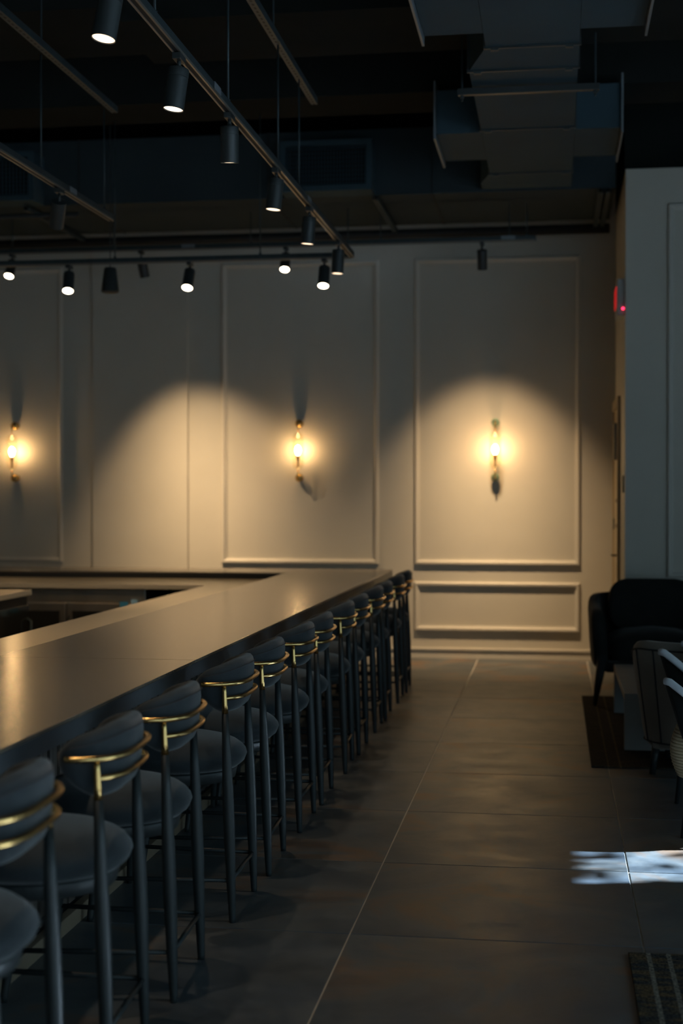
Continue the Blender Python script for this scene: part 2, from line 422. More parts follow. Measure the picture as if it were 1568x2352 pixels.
# ------------------------------------------------------------------ exit sign, switch
ex = tag(empty('exit_sign', (0.567, 12.05, 3.19)), 'white exit sign box with red letters on the wall above the door', 'sign')
B('sign_housing', -0.058, 0, -0.19, 0.19, -0.15, 0.15, 'white', ex, .006)
B('sign_face', -0.0625, -0.0585, -0.18, 0.18, -0.14, 0.14, 'white', ex, .001)
td = bpy.data.curves.new('exit_lettering', 'FONT'); td.body = 'EXIT'; td.size = 0.205; td.extrude = 0.0035; td.align_x = 'CENTER'; td.align_y = 'CENTER'
td.materials.append(M['red'])
_t = bpy.data.objects.new('tmp_text', td); COL.objects.link(_t)
bpy.context.view_layer.update()
_m = bpy.data.meshes.new_from_object(_t.evaluated_get(bpy.context.evaluated_depsgraph_get())); bpy.data.objects.remove(_t)
tx = bpy.data.objects.new('lettering', _m); COL.objects.link(tx); tx.parent = ex; tx.scale = (0.8, 1.15, 1)
tx.location = (-0.068, 0, 0); tx.rotation_euler = (R(90), 0, R(-90))
bm = bmesh.new(); ball(bm, (-0.016, -0.192, -0.095), 0.0085, 10); bm_obj('indicator_light', bm, 'led', ex, True)
bm = bmesh.new(); lathe(bm, [(0.007, 0), (0.006, 0.006)], 10, Matrix.Translation((-0.036, -0.19, -0.095)) @ Matrix.Rotation(PI / 2, 4, 'X')); bm_obj('test_button', bm, 'black', ex)
sw = tag(empty('wall_switch', (0.567, 11.95, 1.66)), 'small blue grey switch plate on the wall corner by the door', 'switch')
B('switch_plate', -0.012, 0, -0.045, 0.045, -0.07, 0.07, 'steel', sw, .002); B('rocker', -0.017, -0.012, -0.015, 0.015, -0.035, 0.035, 'white', sw, .001)

# ------------------------------------------------------------------ bar
XE = -1.44; XI = -2.285; ZT = 0.90; XLI = -2.78; ZS = 0.843
YA0, YA1 = 12.05, 12.73   # rear arm, upper top
bar = tag(empty('bar_worktop'), 'long L-shaped brown stone bar top behind the row of stools', 'countertop')
cuts = [-1.2, 1.8, 5.62, 9.45, YA0]
for a, b in zip(cuts[:-1], cuts[1:]):
    B('slab', XI, XE, a + .0007, b - .0007, ZT - .012, ZT, 'counter', bar, 0.002)
B('slab', -4.6, XE, YA0 + .0007, YA1, ZT - .012, ZT, 'counter', bar, 0.002)
B('slab', XL + .02, -4.6015, YA0 + .0007, YA1, ZT - .012, ZT, 'counter', bar, 0.002)
fa = B('edge_fascia', XE - .022, XE, -1.2, YA1, ZT - .066, ZT - .0125, 'fascia', bar, .001)
B('edge_fascia', XI, XI + .02, -1.2, YA0 - .0, ZS + .0, ZT - .0125, 'fascia', bar)
B('edge_fascia', XL + .02, XI, YA0, YA0 + .02, ZS + .0, ZT - .0125, 'blackm', bar)
B('soffit', XI + .021, XE - .023, -1.2, YA1, ZT - .06, ZT - .0125, 'blackm', bar)
B('soffit', XL + .02, XI, YA0 + .021, YA1, ZS, ZT - .0125, 'blackm', bar)

ws = tag(empty('bar_work_shelf'), 'lower tan stone work shelf along the inside of the bar', 'countertop')
B('shelf_slab', XLI, XI + .02, -1.2, 11.15, ZS - .035, ZS, 'counter2', ws, .002)
B('shelf_slab', XL + .02, XI + .02, 11.151, YA0 + .02, ZS - .035, ZS, 'counter2', ws, .002)

bb = tag(empty('bar_counter'), 'dark fluted wooden base under the bar top behind the stools', 'bar')
B('carcass', -2.70, -1.775, -1.2, 12.60, 0.06, ZS - .036, 'blackm', bb)
B('carcass', XL + .02, -2.70, 11.95, 12.60, 0.06, ZS - .036, 'blackm', bb)
bm = bmesh.new(); w = 0.098
for (dx0, dx1, y0, y1) in ((0, .018, 0, w * .62), (0, .008, w * .62, w)):
    box(bm, dx0, dx1, y0, y1, 0.07, ZT - .062, 0.002)
fl = bm_obj('slat', bm, 'wood', bb, loc=(-1.775, -1.2, 0))
for k in range(1, 140):
    c = fl.copy(); COL.objects.link(c); c.location = (-1.775, -1.2 + k * 0.1, 0)
B('plinth', -1.757, -1.722, -1.2, 12.62, 0.0, 0.058, 'plinth', bb, .003)
B('toe_board', -2.70, -1.762, -1.2, 12.60, 0.0, 0.058, 'blackm', bb)

# under-counter fridges on the rear arm
def fridge(x0, x1, label):
    r = tag(empty('undercounter_fridge', (x0, 11.24, 0)), label, 'fridge', 'stainless fridges under the bar')
    w = x1 - x0
    B('cabinet_body', 0, w, 0.0, 0.68, 0.04, ZS - .045, 'stainless', r, .004)
    B('top_rail', 0.005, w - .005, -0.012, 0, 0.70, ZS - .05, 'stainless', r, .003)
    n = 2; dw = (w - .02) / n
    for k in range(n):
        a = .01 + k * dw
        d = B('fridge_door', a + .006, a + dw - .006, -0.045, -0.002, 0.10, 0.685, 'stainless', r, .006)
        B('dark_pane', a + .055, a + dw - .055, -0.048, -0.044, 0.16, 0.62, 'dkglass', d, .001)
        bm = bmesh.new()
        tube(bm, [(a + .03, -0.046, .25), (a + .03, -0.08, .27), (a + .03, -0.08, .56), (a + .03, -0.046, .58)], .007, 8)
        bm_obj('door_handle', bm, 'steel', d, True)
    B('kick_plate', 0.01, w - .01, 0.01, 0.04, 0, 0.04, 'blackm', r)
    return r
fridge(-4.62, -3.30, 'right stainless undercounter fridge with two dark glass doors, beside the glass rack')
fridge(-6.0, -4.66, 'stainless undercounter fridge half hidden behind the dark island cabinet')
st = tag(B('sticker', -3.50, -3.43, 11.188, 11.192, 0.60, 0.70, 'blue'), 'square blue sticker on the fridge door', 'sticker')
st = tag(B('sticker', -3.405, -3.35, 11.186, 11.190, 0.57, 0.72, 'ltblue'), 'tall pale blue sticker beside the square blue one on the fridge door', 'sticker')
gr = tag(empty('glass_rack', (-3.16, 11.30, 0)), 'grey green ridged rack under the rear bar shelf', 'rack')
B('rack_tray', 0, .46, 0, .5, 0.0, 0.05, 'rack', gr, .004)
for k in range(4):
    B('rack_tier', 0, .46, 0, .5, 0.06 + k * .175, 0.06 + k * .175 + .15, 'rack', gr, .012)
# island cabinet at left
ic = tag(empty('island_cabinet', (-3.93, 10.35, 0)), 'dark stainless back-bar cabinet with a brown top at the far left', 'cabinet')
B('cabinet_top', -1.2, 0.0, -6.0, 0, .81, .85, 'counter2', ic, .003)
B('cabinet_body', -1.18, -0.03, -5.98, -.02, .08, .81, 'blackm', ic, .003)
B('kick_plate', -1.15, -0.06, -5.95, -.05, 0, .08, 'blackm', ic)
for k in range(9):
    y1 = -.04 - k * .66
    d = B('cabinet_door', -.03, -.006, y1 - .64, y1, .10, .74, M['dkglass'], ic, .003)
    bm = bmesh.new(); tube(bm, [(-.005, y1 - .06, .3), (.03, y1 - .06, .32), (.03, y1 - .06, .62), (-.005, y1 - .06, .64)], .009, 8)
    bm_obj('door_handle', bm, 'steel', d, True)
bm = bmesh.new(); ball(bm, (0.002, -2.62, .50), .012, 10); bm_obj('pilot_light', bm, 'led2', ic, True)

# ------------------------------------------------------------------ bar stool
def make_stool():
    r = empty('bar_stool')
    def leg(foot, top, rads, name='leg'):
        bm = bmesh.new(); f, t = Vector(foot), Vector(top)
        pts = [f.lerp(t, u) for u, _ in rads]
        tube(bm, pts, [q for _, q in rads], 14); return bm_obj(name, bm, 'leg', r, True)
    for s in (-1, 1):
        F, T = Vector((.262, s * .2075, 0)), Vector((.232, s * .210, .877))
        q = F.lerp(T, .768 / .877)
        lg = leg(F, q, [(0, .0115), (.02, .0125), (.2, .0175), (.45, .0215), (.62, .021), (.82, .0165), (1, .0125)])
        bm = bmesh.new(); tube(bm, [q + Vector((0, 0, .0005)), q.lerp(T, .3), q.lerp(T, .7), T], [.0123, .0105, .0088, .0075], 12)
        bm_obj('brass_tip', bm, 'brass', lg, True)
    for s in (-1, 1):
        leg((-.262, s * .262, 0), (-.205, s * .19, .57), [(0, .0115), (.03, .0125), (.35, .019), (.7, .022), (1, .022)])
    # stretchers
    z = .155
    def at(leg_f, leg_t, h): f, t = Vector(leg_f), Vector(leg_t); return f.lerp(t, h / t.z)
    rr = [at((.262, s * .2075, 0), (.232, s * .210, .877), z) for s in (-1, 1)]
    ff = [at((-.262, s * .262, 0), (-.205, s * .19, .57), z) for s in (-1, 1)]
    for a, b in ((rr[0], rr[1]), (ff[0], ff[1]), (rr[0], ff[0]), (rr[1], ff[1])):
        bm = bmesh.new(); tube(bm, [a, a.lerp(b, .5), b], [.0078, .009, .0078], 10); bm_obj('stretcher', bm, 'leg', r, True)
    # seat frame
    bm = bmesh.new()
    for dz, k in ((0.515, .80), (.52, .84), (.548, .86)):
        pass
    def outline(k, zz, n=40):
        vsx = []
        for i in range(n):
            t = 2 * PI * i / n; c, s = math.cos(t), math.sin(t)
            x = .006 + .264 * k * spow(c, .86)
            y = .243 * k * spow(s, .80) * (1 - .20 * max(0, c) ** 1.5)
            vsx.append(bm.verts.new((x, y, zz)))
        return vsx
    def stack(levels):
        rings = [outline(k, zz) for k, zz in levels]
        n = len(rings[0])
        for a, b in zip(rings[:-1], rings[1:]):
            for i in range(n): bm.faces.new((a[i], a[(i + 1) % n], b[(i + 1) % n], b[i]))
        bm.faces.new(list(reversed(rings[0]))); bm.faces.new(rings[-1])
    stack([(.80, .49), (.83, .495), (.86, .528), (.85, .535)])
    bm_obj('seat_frame', bm, 'leg', r, True)
    bm = bmesh.new()
    stack([(.80, .5355), (.88, .539), (.96, .556), (1.0, .582), (.985, .597), (.93, .615), (.85, .630), (.74, .643), (.58, .653), (.4, .659), (.2, .662), (.05, .663)])
    bm_obj('seat', bm, 'velvet', r, True)
    # rear cushion wrapped inside the rings
    def upath(a, b, n, x0, t):  # t: angle -pi/2..pi/2
        return Vector((x0 + a * spow(math.cos(t), 2 / n), b * spow(math.sin(t), 2 / n), 0))
    N = 44; bm = bmesh.new(); rings = []
    for i in range(N + 1):
        u = -1 + 2 * i / N
        t = u * R(86)
        p = upath(.152, .192, 2.9, .10, t)
        p2 = upath(.152, .192, 2.9, .10, t + 1e-3)
        tg = (p2 - p).normalized(); nrm = Vector((tg.y, -tg.x, 0))
        au = abs(u)
        e = max(0.0, 1 - au ** 14) ** .5 if au < 1 else 0
        top = .960 - .040 * max(0, (au - .2) / .8) ** 1.2
        bot = .765 + .060 * max(0, (au - .5) / .5) ** 1.8
        zc = (top + bot) / 2; hh = (top - bot) / 2 * max(.35, e); th = .037 * max(.3, e)
        ring = []
        for k in range(20):
            a = 2 * PI * k / 20
            zz = zc + hh * spow(math.sin(a), .62)
            # the rear leans outwards a touch at the top
            off = th * spow(math.cos(a), .7) + .012 * (zz - .86) / .1 * (1 - au)
            ring.append(bm.verts.new((p.x + nrm.x * off, p.y + nrm.y * off, zz)))
        rings.append(ring)
    for a, b in zip(rings[:-1], rings[1:]):
        for k in range(20): bm.faces.new((a[k], a[(k + 1) % 20], b[(k + 1) % 20], b[k]))
    bm.faces.new(list(reversed(rings[0]))); bm.faces.new(rings[-1])
    bc = bm_obj('backrest', bm, 'velvet', r, True)
    # piping seam just below the outer top edge
    bm = bmesh.new(); pts = []
    for i in range(37):
        u = -.93 + 1.86 * i / 36; t = u * R(86); au = abs(u)
        p = upath(.152, .192, 2.9, .10, t); p2 = upath(.152, .192, 2.9, .10, t + 1e-3)
        tg = (p2 - p).normalized(); nrm = Vector((tg.y, -tg.x, 0))
        top = .960 - .040 * max(0, (au - .2) / .8) ** 1.2
        pts.append(Vector((p.x, p.y, top - .024)) + nrm * (.0368 * max(.15, max(0, 1 - au ** 14) ** .5) + .008 * (1 - au)))
    tube(bm, pts, .0016, 6); bm_obj('seam', bm, 'pipingm', bc, True)
    # brass rings
    def ringcurve(a, b, x0, z, tmax, dz=0):
        n = 3.4; pts = []
        for i in range(41):
            t = R(tmax) * (-1 + 2 * i / 40); p = upath(a, b, n, x0, t); pts.append(Vector((p.x, p.y, z + dz * math.cos(t))))
        return pts
    bm = bmesh.new(); tube(bm, ringcurve(.199, .238, .10, .877, 84), .0085, 12)
    bm_obj('brass_ring', bm, 'brass', r, True)
    bm = bmesh.new(); tube(bm, ringcurve(.193, .232, .10, .824, 60), .0082, 12)
    bm_obj('brass_ring', bm, 'brass', r, True)
    return r

st0 = make_stool()
near_leg_Y = [2.85, 3.585, 4.247, 5.085, 5.725, 6.491, 7.078, 7.891, 8.497, 9.285, 9.84, 10.66, 11.25]
ordn = ['nearest', 'second', 'third', 'fourth', 'fifth', 'sixth', 'seventh', 'eighth', 'ninth', 'tenth', 'eleventh', 'twelfth']
for i, ny in enumerate(near_leg_Y):
    s = st0 if i == 0 else copy_tree(st0)
    s.location = (-1.432, ny + .2075, 0)
    s.rotation_euler.z = R([2, 3.2, 2.4, 1, 2.5, 0.5, 2, 2.6, 1, 1, 2, 1, 2][i])
    if i == 0: lab = 'charcoal velvet bar stool cut by the left edge, nearest the camera'
    elif i == 12: lab = 'last charcoal velvet bar stool, at the far end of the row near the panelled wall'
    else: lab = 'charcoal velvet bar stool with brass rings, %s from the camera end of the row' % ordn[i]
    tag(s, lab, 'stool', 'bar stools along the counter')

# ------------------------------------------------------------------ track lighting
def lamp_head(direction, lens, power, angle, col=WARM2, drop=.07, blend=.5, focus=0, L=.172, rad=.0435):
    """spot lamp hanging from a track; root at the underside of the track"""
    r = empty('track_spotlight')
    B('adapter', -.018, .018, -.045, .045, -.026, 0, 'black', r, .003)
    d = Vector(direction).normalized()
    side = Vector((.0, 1, 0)) if abs(d.y) < .9 else Vector((1, 0, 0))
    bm = bmesh.new(); tube(bm, [(0, 0, -.02), (0, 0, -drop - .012)], .009, 10); tube(bm, [(0, 0, -drop), Vector((0, 0, -drop - .012)) + d * .04], .012, 10)
    bm_obj('bracket', bm, 'black', r, True)
    piv = Vector((0, 0, -drop - .01))
    q = d.to_track_quat('Z', 'Y').to_matrix().to_4x4()
    mt = Matrix.Translation(piv) @ q
    bm = bmesh.new()
    lathe(bm, [(rad * .75, 0), (rad * .97, .003), (rad, .007), (rad, .036), (rad * .965, .037), (rad * .965, .0395), (rad, .0405),
               (rad, L), (rad * .93, L), (rad * .90, L - .004)], 28, mt, True, True)
    h = sharp(bm_obj('lamp_head', bm, 'black', r, True))
    bm = bmesh.new()
    lathe(bm, [(rad * .90, L - .0035), (rad * .6, L - .0025), (.002, L - .002)], 28, mt, False, True)
    bm_obj('lamp_lens', bm, lens, h)
    if power:
        ld = bpy.data.lights.new('lamp_light', 'SPOT'); ld.energy = power; ld.spot_size = R(angle); ld.spot_blend = blend
        ld.color = col; ld.shadow_soft_size = .03
        if focus:   # luminaire photometry: intensity falls as cos^n off the lamp axis
            ld.use_nodes = True; nt = ld.node_tree; em = nt.nodes['Emission']
            tc = nt.nodes.new('ShaderNodeTexCoord'); sx = nt.nodes.new('ShaderNodeSeparateXYZ')
            ab = nt.nodes.new('ShaderNodeMath'); ab.operation = 'ABSOLUTE'
            pw = nt.nodes.new('ShaderNodeMath'); pw.operation = 'POWER'; pw.inputs[1].default_value = focus
            nt.links.new(tc.outputs['Normal'], sx.inputs[0]); nt.links.new(sx.outputs[2], ab.inputs[0])
            nt.links.new(ab.outputs[0], pw.inputs[0]); nt.links.new(pw.outputs[0], em.inputs['Strength'])
        lo = bpy.data.objects.new('lamp_light', ld); COL.objects.link(lo); lo.parent = r
        lo.location = piv + d * (L + .012); lo.rotation_euler = (-d).to_track_quat('Z', 'Y').to_euler()
    return r

def track(name, p0, p1, label, conn=(), w=.034, group='lighting tracks under the ceiling'):
    p0, p1 = Vector(p0), Vector(p1); d = p1 - p0; L = d.length
    r = empty(name, p0, math.atan2(d.y, d.x)); tag(r, label, 'track', group)
    B('track_body', 0, L, -w / 2, w / 2, .012, .046, 'steel', r, .002)
    B('track_channel', 0.002, L - .002, -w * .3, w * .3, .004, .012, 'blackm', r)
    for s in (-1, 1):
        B('track_lip', 0.001, L - .001, s * w * .42 - .004, s * w * .42 + .004, 0, .0118, 'railm', r)
    B('end_cap', L - .001, L + .01, -w / 2, w / 2, 0, .047, 'black', r, .002)
    for c in conn:
        B('connector', c - .06, c + .06, -w / 2 - .002, w / 2 + .002, .016, .05, 'flange', r, .001)
    return r

ZTR = 3.38
track('lighting_track', (-1.53, 1.0, ZTR), (-1.53, 10.76, ZTR), 'long lighting track running above the bar edge, holding six lit spotlights', (5.32, 7.77))
track('lighting_track', (-2.90, 1.0, ZTR), (-2.90, 9.10, ZTR), 'lighting track at upper left above the inside of the bar', (7.3,))
track('lighting_track', (XL + .1, 10.79, ZTR), (-1.55, 10.79, ZTR), 'lower crosswise lighting track before the panelled wall, meeting the long track')
track('lighting_track', (XL + .1, 12.45, 3.77), (-.17, 12.45, 3.77), 'higher crosswise lighting track closest to the panelled wall', (3.85, 6.7))

# six lamps on the long track, with their fellows nearer the camera
ord6 = ['at the top edge, nearest', 'second', 'third', 'fourth', 'fifth', 'last, at the end of the track']
ysl = [4.81, 5.71, 6.63, 7.78, 8.86, 10.08]
tilt = [(-.14, -.12), (-.13, -.06), (-.04, .17), (-.10, -.02), (-.09, .04), (-.05, .0)]
for k, (y, (tx_, ty_)) in enumerate(zip(ysl, tilt)):
    l = lamp_head((tx_, ty_, -1), 'lens', 44, 88, drop=.045, blend=.8, col=(1.0, .77, .53), focus=9)
    l.location = (-1.53, y, ZTR)
    tag(l, 'black cylinder spotlight on the long track above the bar, %s from the camera' % ord6[k] if k not in (0, 5) else
        ('black cylinder spotlight on the long track, cut by the top edge of the photo' if k == 0 else
         'black cylinder spotlight last on the long track, next to the crosswise track'), 'spotlight', 'spotlights on the long track')
for y, nm in ((1.9, 'third'), (2.9, 'second'), (3.85, 'first')):
    l = lamp_head((-.1, 0, -1), 'lens', 44, 88, drop=.045, blend=.8, col=(1.0, .77, .53), focus=9); l.location = (-1.53, y, ZTR)
    tag(l, '%s spotlight of the long track beyond the top edge of the photo' % nm, 'spotlight', 'spotlights on the long track')
l = lamp_head((-.42, .75, -1), 'lenso', 120, 80, drop=.06, blend=.8); l.location = (-2.90, 8.10, ZTR)
tag(l, 'dark spotlight aimed away, hanging from the upper left track', 'spotlight', 'spotlights on the left track')

for y, nm in ((6.6, 'first'), (5.4, 'second'), (4.2, 'third')):  # unseen lamps added to brighten shelf, island and fridges inside the bar
    l = lamp_head((-.25, .3, -1), 'lens', 40, 80, drop=.06, blend=.7); l.location = (-2.90, y, ZTR)
    tag(l, '%s added unseen lit spotlight on the upper left track beyond the left edge of the photo' % nm, 'spotlight', 'spotlights on the left track')

def xs_at(px, Y):   # direction of a picture column on the plane Y
    q = (px - 1273) * .3027e-3; return q * (Y * .989) / (1 + .1478 * q)
t2 = [(160, (.12, -.55, -1), 12, 'left black spotlight with a bright lens on the lower crosswise track'),
      (437, (0, -.60, -1), 12, 'middle black spotlight with a bright lens on the lower crosswise track, above the pilaster edge'),
      (745, (0.02, -.50, -1), 12, 'right black spotlight with a bright lens on the lower crosswise track, before the wide panel')]
for px, d, pw, lab in t2:
    l = lamp_head(d, 'lens2', pw, 60, drop=.055); l.location = (xs_at(px, 10.79), 10.79, ZTR)
    tag(l, lab, 'spotlight', 'spotlights on the lower crosswise track')
t1 = [(30, (0, -.6, -1), 8, 'lens2', 'leftmost bright spotlight on the higher crosswise track'),
      (657, (0.03, -.6, -1), 8, 'lens2', 'bright spotlight on the higher crosswise track, near the track crossing'),
      (325, (.13, .34, -1), 860, 'lens', 'dark backed spotlight turned towards the wall, beside the hanging speaker'),
      (1106, (0, .37, -1), 720, 'lens', 'dark backed spotlight turned towards the wall, alone at the right end of its track')]
for px, d, pw, ln, lab in t1:
    wallw = ln == 'lens'
    l = lamp_head(d, ln, pw, 74 if wallw else 60, drop=.055, col=WARM2, blend=.45 if wallw else .5, focus=15 if wallw else 0)
    l.location = (xs_at(px, 12.45), 12.45, 3.77)
    tag(l, lab, 'spotlight', 'spotlights on the higher crosswise track')

# hanging speaker
sp = tag(empty('pendant_speaker', (-3.5, 10.95, 3.185)), 'black cone-shaped pendant speaker hanging behind the crosswise tracks', 'speaker')
bm = bmesh.new(); lathe(bm, [(.069, 0), (.072, .004), (.070, .012), (.048, .185), (.040, .195), (.006, .20)], 28); sharp(bm_obj('speaker_body', bm, 'black', sp, True))
bm = bmesh.new(); lathe(bm, [(.062, -.003), (.060, -.001)], 28); bm_obj('speaker_grille', bm, 'blackm', sp)
bm = bmesh.new(); tube(bm, [(0, 0, .2), (0, 0, 1.76)], .004, 8); bm_obj('suspension_cable', bm, 'black', sp)

# rods that hold the tracks
def rod(x, y, z0, z1, lab, g):
    bm = bmesh.new(); tube(bm, [(0, 0, 0), (0, 0, z1 - z0)], .0055, 8); tube(bm, [(0, 0, -.004), (0, 0, .014)], .011, 8)
    o = bm_obj('hanger_rod', bm, 'steel', None, True, (x, y, z0)); tag(o, lab, 'rod', g)
for y, nm in ((2.4, 'rod of the long track beyond the top edge of the photo'), (5.35, 'short length of rod at the top edge, beside the nearest spotlight'),
              (6.6, 'long thin rod meeting the long track just before its third spotlight'), (7.83, 'thin rod in front of the air grille at its left end'),
              (8.49, 'thin rod in front of the air grille, nearest the last spotlights of the long track')):
    rod(-1.53, y, ZTR + .046, 4.08 if y > 3 else 4.95, nm, 'rods of the long track')
for y, nm in ((3.4, 'rod of the upper left track beyond the left edge of the photo'), (7.8, 'left visible rod holding the upper left track'), (8.95, 'right rod holding the far end of the upper left track')):
    rod(-2.90, y, ZTR + .046, 4.08, nm, 'rods of the left track')
for px, nm in ((265, 'thin rod holding the lower crosswise track, right of the pendant speaker'), (598, 'thin rod holding the lower crosswise track, near where it meets the long track')):
    rod(xs_at(px, 10.79), 10.79, ZTR + .046, 4.50, nm, 'rods of the lower crosswise track')
for k, px in enumerate((30, 262, 576, 799, 874, 1169, 1209)):
    rod(xs_at(px, 12.45), 12.45, 3.77 + .046, 4.095, 'short rod above the higher crosswise track, %s from the left' % ['first', 'second', 'third', 'fourth', 'fifth', 'sixth', 'last'][k], 'rods of the higher crosswise track')

# perforated struts
def strut(x, y0, y1, z, lab, hang=True):
    r = tag(empty('ceiling_strut', (x, y0, z)), lab, 'strut', 'perforated struts under the ceiling'); L = y1 - y0
    bm = bmesh.new(); w = .0205
    box(bm, -w, w, 0, L, 0, .0025); box(bm, -w, -w + .0025, 0, L, .0025, .041); box(bm, w - .0025, w, 0, L, .0025, .041)
    bm_obj('channel', bm, 'steel', r)
    bm = bmesh.new(); n = int(L / .055)
    for k in range(n):
        y = .03 + k * .055
        box(bm, -.006, .006, y, y + .028, -.0006, .0001)
    tag(bm_obj('slots', bm, 'blackm', r), kind='stuff')
    if hang:
        y = .4
        while y < L:
            bm = bmesh.new(); tube(bm, [(0, y, .0), (0, y, ZC - z)], .005, 8); bm_obj('threaded_rod', bm, 'steel', r); y += 1.6
    return r
strut(-1.53, 2.5, 9.05, 4.08, 'perforated metal strut above the long lighting track')
strut(-2.86, 2.5, 9.05, 4.08, 'perforated metal strut above the upper left lighting track')
strut(-1.49, 11.86, 13.45, 4.045, 'short metal strut carrying the wide duct beside the grille', False)
strut(.37, 11.86, 13.45, 4.045, 'left one of two short metal struts at the right end of the wide duct', False)
strut(.43, 11.86, 13.45, 4.045, 'right one of two short metal struts at the right end of the wide duct', False)
strut(-4.55, 11.86, 13.45, 4.045, 'short metal strut carrying the wide duct at the upper left', False)

# ------------------------------------------------------------------ ducts
wd = tag(empty('wide_duct'), 'wide dark crosswise air duct above the panelled wall', 'duct')
ZD = 4.10
ed = [-7.0, -5.6, -4.1, -2.42, -1.02, 0.50]
for a, b in zip(ed[:-1], ed[1:]):
    B('duct_section', a + .003, b - .003, 11.95, 13.30, ZD, 4.66, 'ductd', wd, .004)
for x in ed[1:-1]:
    B('duct_seam', x - .004, x + .004, 11.94, 13.31, ZD - .008, 4.668, 'blackm', wd)
def grille(x0, x1, lab):
    r = tag(empty('air_grille', (x0, 11.95, 4.10)), lab, 'grille', 'grilles on the wide duct'); w = x1 - x0; h = .42; d = .25
    bm = bmesh.new(); t = .045
    for a in ((0, w, -d, 0, 0, t), (0, w, -d, 0, h - t, h), (0, t, -d, 0, t, h - t), (w - t, w, -d, 0, t, h - t)): box(bm, *a)
    bm_obj('grille_frame', bm, 'duct', r)
    B('dark_throat', t, w - t, -.1, -.01, t, h - t, 'blackm', r)
    n = 26
    bm = bmesh.new(); x = 0; box(bm, -.0025, .0025, -d + .01, -d + .035, t, h - t)
    v0 = bm_obj('vane', bm, 'duct', r)
    for k in range(n):
        c = v0 if k == 0 else v0.copy()
        if k: COL.objects.link(c)
        c.location = (t + (w - 2 * t) * (k + .5) / n, 0, 0)
    bm = bmesh.new(); box(bm, t, w - t, -d + .04, -d + .05, -.002, .002); v1 = bm_obj('cross_vane', bm, 'duct', r)
    for k in range(9):
        c = v1 if k == 0 else v1.copy()
        if k: COL.objects.link(c)
        c.location = (0, 0, t + (h - 2 * t) * (k + .5) / 9)
grille(-2.27, -1.50, 'boxed air grille on the wide duct, behind the long lighting track')
grille(-5.35, -4.42, 'boxed air grille on the wide duct, cut by the left edge')

def prism(bm, xa0, xa1, ya, xb0, xb1, yb, z0, z1):
    v = [bm.verts.new(p) for p in ((xa0, ya, z0), (xa1, ya, z0), (xa1, ya, z1), (xa0, ya, z1), (xb0, yb, z0), (xb1, yb, z0), (xb1, yb, z1), (xb0, yb, z1))]
    for f in ((0, 1, 2, 3), (5, 4, 7, 6), (4, 0, 3, 7), (1, 5, 6, 2), (4, 5, 1, 0), (3, 2, 6, 7)): bm.faces.new([v[i] for i in f])
ad = tag(empty('air_duct'), 'grey sheet metal air duct running towards the wall at upper right', 'duct')
Z0 = 4.12; Z1 = 4.46
def sect(a, name='duct_section'):
    bm = bmesh.new(); prism(bm, *a, Z0, Z1); return bm_obj(name, bm, 'duct', ad)
sect((-.392, .134, 2.2, -.392, .134, 5.3)); sect((-.392, .134, 5.306, -.392, .134, 8.16))
sect((-.392, .134, 8.166, -.512, .134, 8.60), 'duct_reducer')
sect((-.512, .134, 8.606, -.512, .134, 9.99)); sect((-.512, .134, 9.996, -.512, .134, 11.36))
sect((-.512, .134, 11.366, -.60, .134, 11.72), 'duct_reducer'); sect((-.60, .134, 11.726, -.60, .134, 11.945), 'duct_collar')
for y, xa in ((5.303, -.392), (8.163, -.392), (8.603, -.512), (9.993, -.512), (11.363, -.512)):
    B('duct_seam', xa - .012, .146, y - .006, y + .006, Z0 - .012, Z1 + .012, 'black', ad)
    for xx in (xa + .05, .08): B('duct_clip', xx - .022, xx + .022, y - .012, y + .018, Z0 - .022, Z0 - .012, 'steel', ad)
def branch(x0, x1, xf, y0, y1, s):
    bm = bmesh.new(); prism(bm, x0, x1, y0, x0, x1, y1, Z0 + .002, Z1 - .03); bm_obj('branch_box', bm, 'duct', ad)
    B('branch_flange', xf - .007, xf + .007, y0 - .04, y1 + .05, Z0 - .04, Z1 + .03, 'flange', ad, .002)
branch(-.83, -.514, -.84, 10.08, 10.90, -1); branch(.136, .45, .46, 10.08, 10.90, 1)
branch(-.72, -.394, -.73, 7.0, 7.92, -1); branch(.136, .48, .49, 7.0, 7.92, 1)
dh = tag(empty('duct_hanger', (0, 8.93, 0)), 'dark metal cross bar slung under the grey duct on two rods', 'hanger')
B('hanger_bar', -.60, .27, -.02, .02, Z0 - .055, Z0 - .014, 'black', dh, .002)
for x in (-.575, .245):
    bm = bmesh.new(); tube(bm, [(x, 0, Z0 - .09), (x, 0, ZC)], .006, 8); bm_obj('threaded_rod', bm, 'steel', dh)
    bm = bmesh.new(); lathe(bm, [(.013, 0), (.013, .012)], 6, Matrix.Translation((x, 0, Z0 - .07))); bm_obj('nut', bm, 'steel', dh)
def pipe(name, y, z, x0, x1, r, lab):
    bm = bmesh.new(); tube(bm, [(x0, y, z), (x1, y, z)], r, 12); tag(bm_obj(name, bm, 'blackm', None, True), lab, 'pipe')
pipe('black_pipe', 13.42, 4.04, -7.1, .5, .045, 'black pipe running along the top of the panelled wall')
pipe('short_pipe', 11.2, 3.86, -7.1, -3.85, .02, 'thin black pipe at upper left behind the left track')

